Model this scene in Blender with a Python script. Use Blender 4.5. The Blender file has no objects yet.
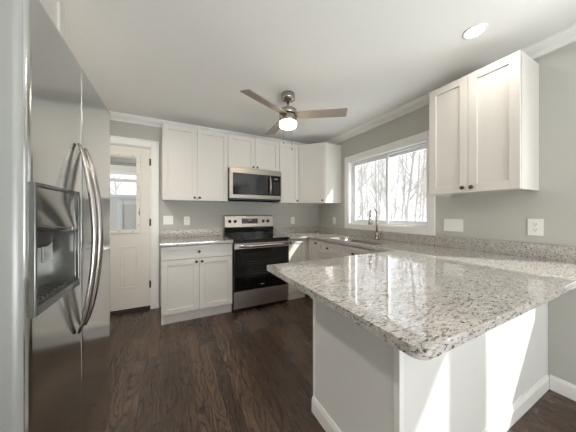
import bpy, bmesh, math, random
from mathutils import Vector, Matrix
random.seed(7)
SC = bpy.context.scene
COL = SC.collection
PI = math.pi

# ---------------------------------------------------------------- camera
cd = bpy.data.cameras.new('camera')
cd.sensor_width = 36.0
cd.lens = 224.2 * 36.0 / 576.0
cd.shift_y = -2.1 / 576.0
cd.clip_start = 0.02
cd.clip_end = 300
cam = bpy.data.objects.new('camera', cd)
COL.objects.link(cam)
cam.location = (-2.374, -3.406, 1.235)
cam.rotation_euler = (PI / 2, 0, -0.4739)
SC.camera = cam

# ---------------------------------------------------------------- world, sun, exposure
w = bpy.data.worlds.new('world')
SC.world = w
w.use_nodes = True
wn = w.node_tree.nodes
wn['Background'].inputs[0].default_value = (0.93, 0.965, 1.0, 1)
wn['Background'].inputs[1].default_value = 1.1
SC.view_settings.view_transform = 'Standard'
SC.view_settings.look = 'None'
SC.view_settings.gamma = 1.0
SC.view_settings.use_curve_mapping = False
SC.view_settings.exposure = 0.62

def add_sun(direction, strength, angle, color):
    l = bpy.data.lights.new('sun', 'SUN')
    l.energy = strength; l.angle = angle; l.color = color
    o = bpy.data.objects.new('sun', l); COL.objects.link(o)
    o.rotation_euler = Vector(direction).to_track_quat('-Z', 'Y').to_euler()
    o.location = (6, -6, 8)
add_sun((-1.0, 1.15, -1.2), 5.0, math.radians(1.2), (1.0, 0.97, 0.92))

def add_area(loc, direction, sx, sy, power, color=(1, 1, 1), name='added_fill_light', spread=PI):
    l = bpy.data.lights.new(name, 'AREA')
    l.shape = 'RECTANGLE'; l.size = sx; l.size_y = sy; l.energy = power; l.color = color; l.spread = spread
    o = bpy.data.objects.new(name, l); COL.objects.link(o)
    o.location = loc
    o.rotation_euler = Vector(direction).to_track_quat('-Z', 'Y').to_euler()
    return o
# added upward fill lamps outside the patio door and dining windows, brightening the ceiling
add_area((-1.75, -8.35, -0.02), (0, 0.45, 1.0), 3.0, 2.2, 420, (0.97, 0.985, 1.0))
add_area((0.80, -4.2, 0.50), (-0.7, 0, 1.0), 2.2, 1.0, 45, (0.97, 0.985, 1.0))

# ================================================================ materials
def srgb(c):
    return tuple(((v / 255.0) / 12.92 if v / 255.0 <= 0.04045 else ((v / 255.0 + 0.055) / 1.055) ** 2.4) for v in c) + (1.0,)

def mat(name, rgb, rough=0.5, metal=0.0, coat=0.0, spec=None, noise=0.0, nscale=20, bump=0.0, bscale=200, stretch=None, emit=None, estr=0.0):
    m = bpy.data.materials.new(name); m.use_nodes = True
    nt = m.node_tree; n = nt.nodes; b = n['Principled BSDF']
    base = srgb(rgb)
    b.inputs['Base Color'].default_value = base
    b.inputs['Roughness'].default_value = rough
    b.inputs['Metallic'].default_value = metal
    if coat: b.inputs['Coat Weight'].default_value = coat; b.inputs['Coat Roughness'].default_value = 0.08
    if spec is not None: b.inputs['Specular IOR Level'].default_value = spec
    tc = n.new('ShaderNodeTexCoord'); mp = n.new('ShaderNodeMapping')
    nt.links.new(tc.outputs['Object'], mp.inputs[0])
    if stretch: mp.inputs['Scale'].default_value = stretch
    tex = n.new('ShaderNodeTexNoise'); tex.inputs['Scale'].default_value = nscale; tex.inputs['Detail'].default_value = 4
    nt.links.new(mp.outputs[0], tex.inputs['Vector'])
    mx = n.new('ShaderNodeMix'); mx.data_type = 'RGBA'
    k = 1.0 - noise
    mx.inputs['A'].default_value = (base[0] * k, base[1] * k, base[2] * k, 1)
    mx.inputs['B'].default_value = tuple(min(1, c * (1 + noise * 0.5)) for c in base[:3]) + (1,)
    nt.links.new(tex.outputs[0], mx.inputs['Factor'])
    nt.links.new(mx.outputs['Result'], b.inputs['Base Color'])
    if bump:
        t2 = n.new('ShaderNodeTexNoise'); t2.inputs['Scale'].default_value = bscale
        nt.links.new(mp.outputs[0], t2.inputs['Vector'])
        bp = n.new('ShaderNodeBump'); bp.inputs['Strength'].default_value = bump; bp.inputs['Distance'].default_value = 0.002
        nt.links.new(t2.outputs[0], bp.inputs['Height']); nt.links.new(bp.outputs[0], b.inputs['Normal'])
    if emit:
        b.inputs['Emission Color'].default_value = srgb(emit); b.inputs['Emission Strength'].default_value = estr
    return m

M = {}
M['wall'] = mat('wall_paint_grey', (191, 190, 183), 0.75, noise=0.02, bump=0.05, bscale=300)
M['ceil'] = mat('ceiling_paint', (238, 237, 233), 0.85, noise=0.015)
M['trim'] = mat('trim_paint_white', (240, 239, 236), 0.4, noise=0.01)
M['cab'] = mat('cabinet_paint_white', (212, 208, 201), 0.35, noise=0.012)
M['cabin'] = mat('cabinet_interior', (205, 200, 190), 0.6, noise=0.03)
M['panel'] = mat('peninsula_paint_white', (228, 227, 224), 0.5, noise=0.012)
M['plate'] = mat('switch_plate_white', (240, 239, 234), 0.3)
M['slot'] = mat('socket_slot_dark', (60, 58, 55), 0.5)
M['knob'] = mat('knob_pewter', (95, 90, 84), 0.32, 0.9)
M['steel'] = mat('stainless_steel', (190, 185, 178), 0.34, 1.0, noise=0.05, nscale=6, stretch=(1, 1, 60), bump=0.02, bscale=40)
M['steel_satin'] = mat('satin_stainless_steel', (165, 158, 149), 0.33, 1.0, noise=0.04, nscale=6, stretch=(1, 1, 60))
M['fridge'] = mat('fridge_stainless_steel', (210, 212, 210), 0.14, 1.0, noise=0.03, nscale=5, stretch=(40, 40, 0.6), bump=0.004, bscale=30)
M['handle'] = mat('polished_handle_steel', (196, 192, 186), 0.2, 1.0)
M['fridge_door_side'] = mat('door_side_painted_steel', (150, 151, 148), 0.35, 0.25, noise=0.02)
M['fridgeside'] = mat('fridge_side_grey', (92, 92, 92), 0.45, 0.3, noise=0.04)
M['gasket'] = mat('door_gasket_grey', (190, 190, 188), 0.6)
M['dark'] = mat('black_plastic', (22, 22, 23), 0.35)
M['cavity'] = mat('dispenser_grey_plastic', (140, 140, 136), 0.2, 0.5)
M['dispanel'] = mat('dispenser_panel_silver', (150, 150, 146), 0.12, 0.85)
M['disframe'] = mat('dispenser_frame_grey', (112, 113, 110), 0.22, 0.8)
M['blackglass'] = mat('black_glass', (9, 10, 11), 0.06, coat=0.4)
M['ovenwin'] = mat('oven_window_glass', (26, 27, 28), 0.08, coat=0.3)
M['rack'] = mat('oven_rack_chrome', (95, 95, 93), 0.35, 0.8)
M['burner'] = mat('burner_ring_print', (70, 70, 72), 0.2)
M['display'] = mat('display_white_mark', (205, 210, 212), 0.4)
M['nickel'] = mat('brushed_nickel', (176, 168, 158), 0.27, 1.0, noise=0.03)
M['blade'] = mat('fan_blade_greyed_wood', (160, 148, 136), 0.45, noise=0.15, nscale=5, stretch=(1, 14, 14))
M['lampglass'] = mat('frosted_lamp_glass', (255, 250, 240), 0.4, emit=(255, 232, 200), estr=14.0)
M['downlight'] = mat('downlight_lens', (255, 255, 255), 0.4, emit=(255, 250, 242), estr=9.0)
M['vinyl'] = mat('window_vinyl_white', (240, 242, 243), 0.35)
M['doorpaint'] = mat('door_paint_white', (224, 220, 211), 0.4, noise=0.01)
M['blind'] = mat('blind_slat_grey', (150, 150, 146), 0.5)
M['hinge'] = mat('hinge_bronze', (88, 80, 70), 0.4, 0.8)
M['thresh'] = mat('threshold_dark_wood', (38, 30, 26), 0.5)
M['snow'] = mat('snow_ground', (236, 240, 245), 0.9, noise=0.06, nscale=0.6)
M['bark'] = mat('pale_winter_bark', (172, 166, 160), 0.9, noise=0.2, nscale=3)
M['porch'] = mat('porch_siding_white', (228, 224, 215), 0.6, noise=0.02)
M['brass'] = mat('chain_metal', (150, 142, 130), 0.3, 1.0)
M['sink'] = mat('sink_steel', (150, 150, 147), 0.3, 1.0)

def glass_mat():
    m = bpy.data.materials.new('window_glass'); m.use_nodes = True
    nt = m.node_tree; n = nt.nodes; n.remove(n['Principled BSDF'])
    out = n['Material Output']
    tr = n.new('ShaderNodeBsdfTransparent'); tr.inputs[0].default_value = (0.97, 0.98, 0.98, 1)
    gl = n.new('ShaderNodeBsdfGlossy'); gl.inputs['Roughness'].default_value = 0.01
    lw = n.new('ShaderNodeLayerWeight'); lw.inputs[0].default_value = 0.5
    pw = n.new('ShaderNodeMath'); pw.operation = 'POWER'; pw.inputs[1].default_value = 4.0; nt.links.new(lw.outputs['Facing'], pw.inputs[0])
    fr = n.new('ShaderNodeMapRange'); fr.inputs['To Min'].default_value = 0.04; fr.inputs['To Max'].default_value = 0.9; nt.links.new(pw.outputs[0], fr.inputs['Value'])
    mx = n.new('ShaderNodeMixShader')
    nt.links.new(fr.outputs[0], mx.inputs[0]); nt.links.new(tr.outputs[0], mx.inputs[1]); nt.links.new(gl.outputs[0], mx.inputs[2])
    nt.links.new(mx.outputs[0], out.inputs[0])
    return m
M['glass'] = glass_mat()

def granite(name='granite_white_speckled', rough=0.035, coat=0.8):
    m = bpy.data.materials.new(name); m.use_nodes = True
    nt = m.node_tree; n = nt.nodes; b = n['Principled BSDF']; L = nt.links.new
    tc = n.new('ShaderNodeTexCoord')
    mp = n.new('ShaderNodeMapping'); mp.inputs['Rotation'].default_value = (0.3, 0.2, math.radians(27)); mp.inputs['Scale'].default_value = (0.34, 1.0, 1.0)
    L(tc.outputs['Object'], mp.inputs[0])
    def noise(scale, detail, rough=0.6, dist=0.0):
        t = n.new('ShaderNodeTexNoise'); t.inputs['Scale'].default_value = scale; t.inputs['Detail'].default_value = detail
        t.inputs['Roughness'].default_value = rough; t.inputs['Distortion'].default_value = dist; L(mp.outputs[0], t.inputs['Vector']); return t
    def ramp(src, a, bb, inv=False):
        r = n.new('ShaderNodeMapRange'); r.inputs['From Min'].default_value = a; r.inputs['From Max'].default_value = bb
        L(src.outputs[0], r.inputs['Value'])
        if inv: r.inputs['To Min'].default_value = 1; r.inputs['To Max'].default_value = 0
        return r
    def mixc(fac, A, B):
        x = n.new('ShaderNodeMix'); x.data_type = 'RGBA'
        L(fac.outputs[0], x.inputs['Factor'])
        if hasattr(A, 'outputs'): L(A.outputs['Result'], x.inputs['A'])
        else: x.inputs['A'].default_value = srgb(A)
        x.inputs['B'].default_value = srgb(B); return x
    c = mixc(ramp(noise(28, 6), 0.38, 0.62), (202, 198, 192), (182, 177, 171))
    c = mixc(ramp(noise(150, 4, 0.7), 0.52, 0.66), c, (168, 162, 154))
    c = mixc(ramp(noise(105, 5, 0.7, 0.4), 0.56, 0.60), c, (84, 78, 73))
    c = mixc(ramp(noise(150, 3, 0.65, 0.3), 0.605, 0.64), c, (52, 47, 45))
    c = mixc(ramp(noise(220, 2, 0.6), 0.63, 0.68), c, (240, 238, 232))
    L(c.outputs['Result'], b.inputs['Base Color'])
    b.inputs['Roughness'].default_value = rough
    b.inputs['Coat Weight'].default_value = coat; b.inputs['Coat Roughness'].default_value = 0.02; b.inputs['Coat IOR'].default_value = 1.6
    return m
M['granite'] = granite()
M['granite_edge'] = granite('granite_backsplash', 0.3, 0.0)

def wood_floor():
    m = bpy.data.materials.new('dark_oak_floor'); m.use_nodes = True
    nt = m.node_tree; n = nt.nodes; b = n['Principled BSDF']; L = nt.links.new
    tc = n.new('ShaderNodeTexCoord')
    rot = n.new('ShaderNodeMapping'); rot.inputs['Rotation'].default_value = (0, 0, PI / 2)
    L(tc.outputs['Object'], rot.inputs[0])
    br = n.new('ShaderNodeTexBrick')
    br.inputs['Scale'].default_value = 1.0; br.inputs['Brick Width'].default_value = 1.15; br.inputs['Row Height'].default_value = 0.083
    br.inputs['Mortar Size'].default_value = 0.0011; br.inputs['Mortar Smooth'].default_value = 0.3; br.inputs['Bias'].default_value = 0.0
    br.offset = 0.37; br.offset_frequency = 3
    br.inputs['Color1'].default_value = (0, 0, 0, 1); br.inputs['Color2'].default_value = (1, 1, 1, 1); br.inputs['Mortar'].default_value = (0.5, 0.5, 0.5, 1)
    L(rot.outputs[0], br.inputs['Vector'])
    # offset the grain of every plank
    sep = n.new('ShaderNodeSeparateColor'); L(br.outputs['Color'], sep.inputs[0])
    mul = n.new('ShaderNodeMath'); mul.operation = 'MULTIPLY'; mul.inputs[1].default_value = 37.0; L(sep.outputs[0], mul.inputs[0])
    comb = n.new('ShaderNodeCombineXYZ'); L(mul.outputs[0], comb.inputs[0]); L(mul.outputs[0], comb.inputs[1]); L(mul.outputs[0], comb.inputs[2])
    add = n.new('ShaderNodeVectorMath'); L(tc.outputs['Object'], add.inputs[0]); L(comb.outputs[0], add.inputs[1])
    mp = n.new('ShaderNodeMapping'); mp.inputs['Scale'].default_value = (1.0, 0.13, 1.0); L(add.outputs[0], mp.inputs[0])
    # cathedral grain: rings of a stretched noise field
    nz = n.new('ShaderNodeTexNoise'); nz.inputs['Scale'].default_value = 13.0; nz.inputs['Detail'].default_value = 1.5; nz.inputs['Roughness'].default_value = 0.4
    L(mp.outputs[0], nz.inputs['Vector'])
    m2 = n.new('ShaderNodeMath'); m2.operation = 'MULTIPLY'; m2.inputs[1].default_value = 75.0; L(nz.outputs[0], m2.inputs[0])
    sn = n.new('ShaderNodeMath'); sn.operation = 'SINE'; L(m2.outputs[0], sn.inputs[0])
    gr = n.new('ShaderNodeMapRange'); gr.inputs['From Min'].default_value = 0.0; gr.inputs['From Max'].default_value = 1.0; L(sn.outputs[0], gr.inputs['Value'])
    mp3 = n.new('ShaderNodeMapping'); mp3.inputs['Scale'].default_value = (1.0, 0.03, 1.0); L(add.outputs[0], mp3.inputs[0])
    fine = n.new('ShaderNodeTexNoise'); fine.inputs['Scale'].default_value = 160; fine.inputs['Detail'].default_value = 4; L(mp3.outputs[0], fine.inputs['Vector'])
    fr = n.new('ShaderNodeMapRange'); fr.inputs['From Min'].default_value = 0.35; fr.inputs['From Max'].default_value = 0.7; L(fine.outputs[0], fr.inputs['Value'])
    def mixc(fac, A, B):
        x = n.new('ShaderNodeMix'); x.data_type = 'RGBA'
        if isinstance(fac, float): x.inputs['Factor'].default_value = fac
        else: L(fac, x.inputs['Factor'])
        for k, v in (('A', A), ('B', B)):
            if isinstance(v, tuple): x.inputs[k].default_value = srgb(v)
            else: L(v.outputs['Result'], x.inputs[k])
        return x
    plank = mixc(sep.outputs[0], (76, 60, 48), (116, 94, 76))
    g1 = n.new('ShaderNodeMath'); g1.operation = 'MULTIPLY'; g1.inputs[1].default_value = 0.85; L(gr.outputs[0], g1.inputs[0])
    c = mixc(g1.outputs[0], plank, (34, 26, 22))
    g2 = n.new('ShaderNodeMath'); g2.operation = 'MULTIPLY'; g2.inputs[1].default_value = 0.55; L(fr.outputs[0], g2.inputs[0])
    c = mixc(g2.outputs[0], c, (44, 34, 28))
    big = n.new('ShaderNodeTexNoise'); big.inputs['Scale'].default_value = 2.2; L(tc.outputs['Object'], big.inputs['Vector'])
    bm_ = n.new('ShaderNodeMapRange'); bm_.inputs['From Min'].default_value = 0.4; bm_.inputs['From Max'].default_value = 0.75; bm_.inputs['To Max'].default_value = 0.4; L(big.outputs[0], bm_.inputs['Value'])
    c = mixc(bm_.outputs[0], c, (48, 38, 33))
    mo = n.new('ShaderNodeMath'); mo.operation = 'MULTIPLY'; mo.inputs[1].default_value = 0.8; L(br.outputs['Fac'], mo.inputs[0])
    c = mixc(mo.outputs[0], c, (18, 14, 12))
    L(c.outputs['Result'], b.inputs['Base Color'])
    rr = n.new('ShaderNodeMapRange'); rr.inputs['To Min'].default_value = 0.27; rr.inputs['To Max'].default_value = 0.42; L(gr.outputs[0], rr.inputs['Value']); L(rr.outputs[0], b.inputs['Roughness'])
    bp = n.new('ShaderNodeBump'); bp.inputs['Strength'].default_value = 0.25; bp.inputs['Distance'].default_value = 0.0015; bp.invert = True
    L(gr.outputs[0], bp.inputs['Height']); L(bp.outputs[0], b.inputs['Normal'])
    return m
M['floor'] = wood_floor()

# ================================================================ geometry helpers
class MB:
    def __init__(s): s.bm = bmesh.new()
    def box(s, x0, x1, y0, y1, z0, z1, bev=0.0, seg=1, mi=0):
        x0, x1 = sorted((x0, x1)); y0, y1 = sorted((y0, y1)); z0, z1 = sorted((z0, z1))
        r = bmesh.ops.create_cube(s.bm, size=1.0)
        vs = r['verts']
        for v in vs:
            v.co = Vector(((x0 + x1) / 2 + v.co.x * (x1 - x0), (y0 + y1) / 2 + v.co.y * (y1 - y0), (z0 + z1) / 2 + v.co.z * (z1 - z0)))
        for f in {f for v in vs for f in v.link_faces}: f.material_index = mi
        if bev > 0:
            es = list({e for v in vs for e in v.link_edges})
            bmesh.ops.bevel(s.bm, geom=es, offset=min(bev, 0.45 * min(x1 - x0, y1 - y0, z1 - z0)), segments=seg, affect='EDGES', profile=0.6)
        return s
    def ring(s, c, ax, r, n, ry=None):
        ax = Vector(ax).normalized()
        u = ax.orthogonal().normalized() if abs(ax.z) < 0.99 else Vector((1, 0, 0))
        v = ax.cross(u).normalized()
        return [s.bm.verts.new(Vector(c) + u * (r * math.cos(2 * PI * i / n)) + v * ((ry or r) * math.sin(2 * PI * i / n))) for i in range(n)]
    def skin(s, rings, cap=True, mi=0):
        n = len(rings[0])
        for a, b in zip(rings, rings[1:]):
            for i in range(n):
                f = s.bm.faces.new((a[i], a[(i + 1) % n], b[(i + 1) % n], b[i])); f.material_index = mi; f.smooth = True
        if cap:
            for r, rev in ((rings[0], True), (rings[-1], False)):
                f = s.bm.faces.new(r[::-1] if rev else r); f.material_index = mi
    def lathe(s, prof, c=(0, 0, 0), ax=(0, 0, 1), n=24, mi=0):
        ax = Vector(ax).normalized(); c = Vector(c)
        s.skin([s.ring(c + ax * h, ax, max(r, 1e-4), n) for h, r in prof], mi=mi); return s
    def cyl(s, p0, p1, r, n=12, mi=0, r1=None):
        p0, p1 = Vector(p0), Vector(p1); d = p1 - p0
        s.skin([s.ring(p0, d, r, n), s.ring(p1, d, r if r1 is None else r1, n)], mi=mi); return s
    def tube(s, pts, r, n=10, ref=(0, 0, 1), rr=None, mi=0):
        pts = [Vector(p) for p in pts]; rings = []
        for i, p in enumerate(pts):
            t = (pts[min(i + 1, len(pts) - 1)] - pts[max(i - 1, 0)]).normalized()
            u = t.cross(Vector(ref))
            u = u.normalized() if u.length > 1e-4 else t.orthogonal().normalized()
            v = t.cross(u).normalized()
            ra = r[i] if isinstance(r, (list, tuple)) else r
            rb = ra if rr is None else (rr[i] if isinstance(rr, (list, tuple)) else rr)
            rings.append([s.bm.verts.new(p + u * (ra * math.cos(2 * PI * k / n)) + v * (rb * math.sin(2 * PI * k / n))) for k in range(n)])
        s.skin(rings, mi=mi); return s
    def prism(s, poly, z0, z1, mi=0, axis='z'):
        def P(a, b, h):
            return (a, b, h) if axis == 'z' else ((h, a, b) if axis == 'x' else (a, h, b))
        A = [s.bm.verts.new(P(a, b, z0)) for a, b in poly]; B = [s.bm.verts.new(P(a, b, z1)) for a, b in poly]
        n = len(poly)
        fs = [s.bm.faces.new(A[::-1]), s.bm.faces.new(B)]
        for i in range(n): fs.append(s.bm.faces.new((A[i], A[(i + 1) % n], B[(i + 1) % n], B[i])))
        for f in fs: f.material_index = mi
        return s
    def build(s, name, mats, parent=None, bevel=None, loc=None, smooth=False):
        bmesh.ops.recalc_face_normals(s.bm, faces=s.bm.faces)
        me = bpy.data.meshes.new(name)
        if smooth:
            for f in s.bm.faces: f.smooth = True
        s.bm.to_mesh(me); s.bm.free()
        for m in (mats if isinstance(mats, (list, tuple)) else [mats]): me.materials.append(M[m])
        o = bpy.data.objects.new(name, me); COL.objects.link(o)
        if parent: o.parent = parent
        if loc: o.location = loc
        if bevel:
            b = o.modifiers.new('bevel', 'BEVEL'); b.width = bevel; b.segments = 3; b.limit_method = 'ANGLE'; b.angle_limit = math.radians(40)
        return o

def thing(name, label, cat, loc=(0, 0, 0), rot=0.0, group=None):
    o = bpy.data.objects.new(name, None); COL.objects.link(o)
    o.empty_display_size = 0.05
    o.location = loc; o.rotation_euler = (0, 0, rot)
    o['label'] = label; o['category'] = cat
    if group: o['group'] = group
    return o
def tag(o, label, cat, group=None):
    o['label'] = label; o['category'] = cat
    if group: o['group'] = group
    return o
def struct(o, label=None):
    o['kind'] = 'structure'
    if label: o['label'] = label
    return o

# ================================================================ room shell
XL, YR, CH = -3.56, -7.0, 2.45
T = 0.14
struct(MB().box(XL - T, T, YR - T, T, -0.12, 0.0).build('floor', 'floor'), 'dark stained oak strip floor')
struct(MB().box(XL - T, T, YR - T, T, CH, CH + 0.12).build('ceiling', 'ceil'), 'flat off-white ceiling')

def wall_with_holes(name, axis, a0, a1, t0, t1, holes, label):
    # axis 'x': wall runs along x, thickness along y; holes = (lo, hi, z0, z1)
    mb = MB()
    def B(lo, hi, z0, z1):
        if hi - lo < 1e-5 or z1 - z0 < 1e-5: return
        if axis == 'x': mb.box(lo, hi, t0, t1, z0, z1)
        else: mb.box(t0, t1, lo, hi, z0, z1)
    c = a0
    for lo, hi, z0, z1 in sorted(holes):
        B(c, lo, 0, CH); B(lo, hi, 0, z0); B(lo, hi, z1, CH); c = hi
    B(c, a1, 0, CH)
    return struct(mb.build(name, 'wall'), label)
DX0, DX1, DZ1 = -3.445, -2.625, 2.095      # back door opening
WY0, WY1, WZ0, WZ1 = -1.985, -0.80, 1.085, 2.022   # kitchen window opening
W2 = (-4.03, -3.06, 0.78, 1.90)
W3 = (-5.25, -4.25, 0.50, 2.3)
wall_with_holes('wall_back', 'x', XL - T, T, 0, T, [(DX0, DX1, 0, DZ1)], 'grey painted wall behind the range')
wall_with_holes('wall_right', 'y', YR, 0, 0, T, [(WY0, WY1, WZ0, WZ1), W2, W3], 'grey painted wall with the kitchen window')
wall_with_holes('wall_left', 'y', YR, 0, XL - T, XL, [], 'grey painted wall behind the refrigerator')
wall_with_holes('wall_rear', 'x', XL - T, T, YR - T, YR, [(-2.9, -0.6, 0.05, 2.15)], 'grey painted wall behind the viewer')

# crown mouldings
def crown(name, p0, p1, inward, a=0.0, b=0.0):
    # profile (out from wall, z)
    prof = [(0.0, CH), (0.088, CH), (0.088, CH - 0.010), (0.080, CH - 0.013), (0.070, CH - 0.026), (0.050, CH - 0.040), (0.030, CH - 0.048),
            (0.020, CH - 0.058), (0.014, CH - 0.062), (0.014, CH - 0.073), (0.0, CH - 0.073)]
    p0, p1, inward = Vector(p0), Vector(p1), Vector(inward); d = (p1 - p0).normalized()
    mb = MB()
    rings = []
    for p, s in ((p0, a), (p1, -b)):
        rings.append([mb.bm.verts.new((p + inward * o + d * (s * o)).to_tuple()[:2] + (z,)) for o, z in prof])
    n = len(prof)
    for i in range(n): mb.bm.faces.new((rings[0][i], rings[0][(i + 1) % n], rings[1][(i + 1) % n], rings[1][i]))
    mb.bm.faces.new(rings[0]); mb.bm.faces.new(rings[1][::-1])
    return struct(mb.build(name, 'trim'), 'white crown moulding')
crown('trim_1', (XL, 0, 0), (0, 0, 0), (0, -1, 0), 1, 1)
crown('trim_2', (0, 0, 0), (0, YR, 0), (-1, 0, 0), 1, 1)
crown('trim_3', (XL, 0, 0), (XL, YR, 0), (1, 0, 0), 1, 1)
crown('trim_4', (XL, YR, 0), (0, YR, 0), (0, 1, 0), 1, 1)

# baseboards
def base_prof(mb, p0, p1, inward, h=0.095, t=0.014):
    p0, p1, inward = Vector(p0), Vector(p1), Vector(inward)
    prof = [(0, 0), (t, 0), (t, h - 0.022), (t * 0.75, h - 0.012), (t * 0.45, h), (0, h)]
    r = [[mb.bm.verts.new((p + inward * o).to_tuple()[:2] + (z,)) for o, z in prof] for p in (p0, p1)]
    n = len(prof)
    for i in range(n): mb.bm.faces.new((r[0][i], r[0][(i + 1) % n], r[1][(i + 1) % n], r[1][i]))
    mb.bm.faces.new(r[0]); mb.bm.faces.new(r[1][::-1])
mb = MB(); base_prof(mb, (0, -2.842, 0), (0, YR, 0), (-1, 0, 0), 0.10); struct(mb.build('baseboard_right', 'trim'), 'white baseboard under the peninsula overhang')
mb = MB(); base_prof(mb, (XL, -2.66, 0), (XL, YR, 0), (1, 0, 0), 0.10); struct(mb.build('baseboard_left', 'trim'))
mb = MB(); base_prof(mb, (XL, YR, 0), (-2.95, YR, 0), (0, 1, 0), 0.10); struct(mb.build('baseboard_rear', 'trim'))

# ================================================================ windows
def slider_window(name, y0, y1, z0, z1, label, casing=0.078, fixed=False):
    root = bpy.data.objects.new(name, None); COL.objects.link(root); struct(root, label); root.location = (0, (y0 + y1) / 2, z0)
    oy, oz = -(y0 + y1) / 2, -z0
    def L(mb): return mb
    Y0, Y1, Z1 = y0 + oy, y1 + oy, z1 + oz
    c = casing
    mb = MB()
    mb.box(-0.018, 0.0, Y0 - c, Y0, -c, Z1 + c, 0.002); mb.box(-0.018, 0.0, Y1, Y1 + c, -c, Z1 + c, 0.002)
    mb.box(-0.018, 0.0, Y0, Y1, Z1, Z1 + c, 0.002); mb.box(-0.018, 0.0, Y0, Y1, -c, 0, 0.002)
    mb.build('casing', 'trim', root)
    mb = MB(); j = 0.012
    mb.box(-0.004, T, Y0, Y0 + j, 0, Z1); mb.box(-0.004, T, Y1 - j, Y1, 0, Z1); mb.box(-0.004, T, Y0 + j, Y1 - j, Z1 - j, Z1); mb.box(-0.004, T, Y0 + j, Y1 - j, 0, j)
    mb.build('jamb', 'trim', root)
    a0, a1, b0, b1 = Y0 + j, Y1 - j, j, Z1 - j
    f = 0.022; mb = MB()
    mb.box(0.055, 0.135, a0, a0 + f, b0, b1, 0.002); mb.box(0.055, 0.135, a1 - f, a1, b0, b1, 0.002)
    mb.box(0.055, 0.135, a0 + f, a1 - f, b0, b0 + f, 0.002); mb.box(0.055, 0.135, a0 + f, a1 - f, b1 - f, b1, 0.002)
    mb.build('frame', 'vinyl', root)
    a0 += f; a1 -= f; b0 += f; b1 -= f; mid = (a0 + a1) / 2 - 0.03; s = 0.034
    for lo, hi, x0, x1 in (((a0, a1, 0.065, 0.092),) if fixed else ((mid - 0.022, a1, 0.065, 0.092), (a0, mid + 0.022, 0.098, 0.125))):
        mb = MB()
        mb.box(x0, x1, lo, lo + s, b0, b1, 0.002); mb.box(x0, x1, hi - s, hi, b0, b1, 0.002)
        mb.box(x0, x1, lo + s, hi - s, b0, b0 + s, 0.002); mb.box(x0, x1, lo + s, hi - s, b1 - s, b1, 0.002)
        sh = mb.build('sash', 'vinyl', root)
        MB().box((x0 + x1) / 2 - 0.002, (x0 + x1) / 2 + 0.002, lo + s, hi - s, b0 + s, b1 - s).build('glass_pane', 'glass', sh)
    return root
slider_window('window_1', WY0, WY1, WZ0, WZ1, 'white sliding kitchen window with bare winter trees behind')
slider_window('window_2', W2[0], W2[1], W2[2], W2[3], 'white window beyond the peninsula', casing=0.05, fixed=True)
slider_window('window_3', W3[0], W3[1], W3[2], W3[3], 'white window farther behind the viewer', casing=0.05, fixed=True)
# patio door in the rear wall
r4 = bpy.data.objects.new('window_4', None); COL.objects.link(r4); struct(r4, 'glazed patio door behind the viewer'); r4.location = (-1.75, YR, 0.05)
mb = MB()
for x0, x1 in ((-1.15, -1.08), (-0.04, 0.04), (1.08, 1.15)): mb.box(x0, x1, -0.1, -0.03, 0, 2.1)
mb.box(-1.15, 1.15, -0.1, -0.03, 0, 0.08); mb.box(-1.15, 1.15, -0.1, -0.03, 2.02, 2.1)
mb.build('frame', 'vinyl', r4)
for x0, x1 in ((-1.08, -0.04), (0.04, 1.08)): MB().box(x0, x1, -0.07, -0.066, 0.08, 2.02).build('glass_pane', 'glass', r4)

# ================================================================ back door
d = bpy.data.objects.new('door_1', None); COL.objects.link(d); struct(d, 'white half-glazed back door left of the cabinets'); d.location = (DX0, 0, 0)
DW = DX1 - DX0
mb = MB(); c = 0.088
mb.box(-c, 0, -0.018, 0, 0, DZ1 + c, 0.003); mb.box(DW, DW + c, -0.018, 0, 0, DZ1 + c, 0.003); mb.box(0, DW, -0.018, 0, DZ1, DZ1 + c, 0.003)
mb.box(DW + 0.004, DW + 0.010, -0.022, -0.018, 0, DZ1 + 0.01); mb.box(DW + c - 0.014, DW + c, -0.026, -0.018, 0, DZ1 + c, 0.003)
mb.box(0, DW + c, -0.026, -0.018, DZ1 + c - 0.014, DZ1 + c, 0.003)
mb.build('casing', 'trim', d)
mb = MB(); j = 0.012
mb.box(0, j, -0.002, T, 0, DZ1); mb.box(DW - j, DW, -0.002, T, 0, DZ1); mb.box(j, DW - j, -0.002, T, DZ1 - j, DZ1)
mb.build('jamb', 'trim', d)
# slab with an opening for the glass: local x from j..DW-j
sx0, sx1, sz0, sz1 = j + 0.003, DW - j - 0.003, 0.045, DZ1 - j - 0.003
gx0, gx1, gz0, gz1 = -3.305 - DX0, -2.765 - DX0, 1.015, 1.965
mb = MB(); fy0, fy1 = 0.008, 0.052
mb.box(sx0, gx0, fy0, fy1, sz0, sz1); mb.box(gx1, sx1, fy0, fy1, sz0, sz1); mb.box(gx0, gx1, fy0, fy1, sz0, gz0); mb.box(gx0, gx1, fy0, fy1, gz1, sz1)
for px0, px1 in ((-3.27 - DX0, -3.085 - DX0), (-2.955 - DX0, -2.770 - DX0)):   # raised panel mouldings
    z0, z1 = 0.30, 0.83; q = 0.022
    mb.box(px0, px1, fy0 - 0.006, fy0, z0, z0 + q, 0.004); mb.box(px0, px1, fy0 - 0.006, fy0, z1 - q, z1, 0.004)
    mb.box(px0, px0 + q, fy0 - 0.006, fy0, z0 + q, z1 - q, 0.004); mb.box(px1 - q, px1, fy0 - 0.006, fy0, z0 + q, z1 - q, 0.004)
    mb.box(px0 + 0.04, px1 - 0.04, fy0 - 0.005, fy0, z0 + 0.04, z1 - 0.04, 0.004)
slab = mb.build('door_slab', 'doorpaint', d)
mb = MB(); e = 0.045; ox0, ox1, oz0, oz1 = gx0 - 0.022, gx1 + 0.022, gz0 - 0.024, gz1 + 0.028
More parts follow.
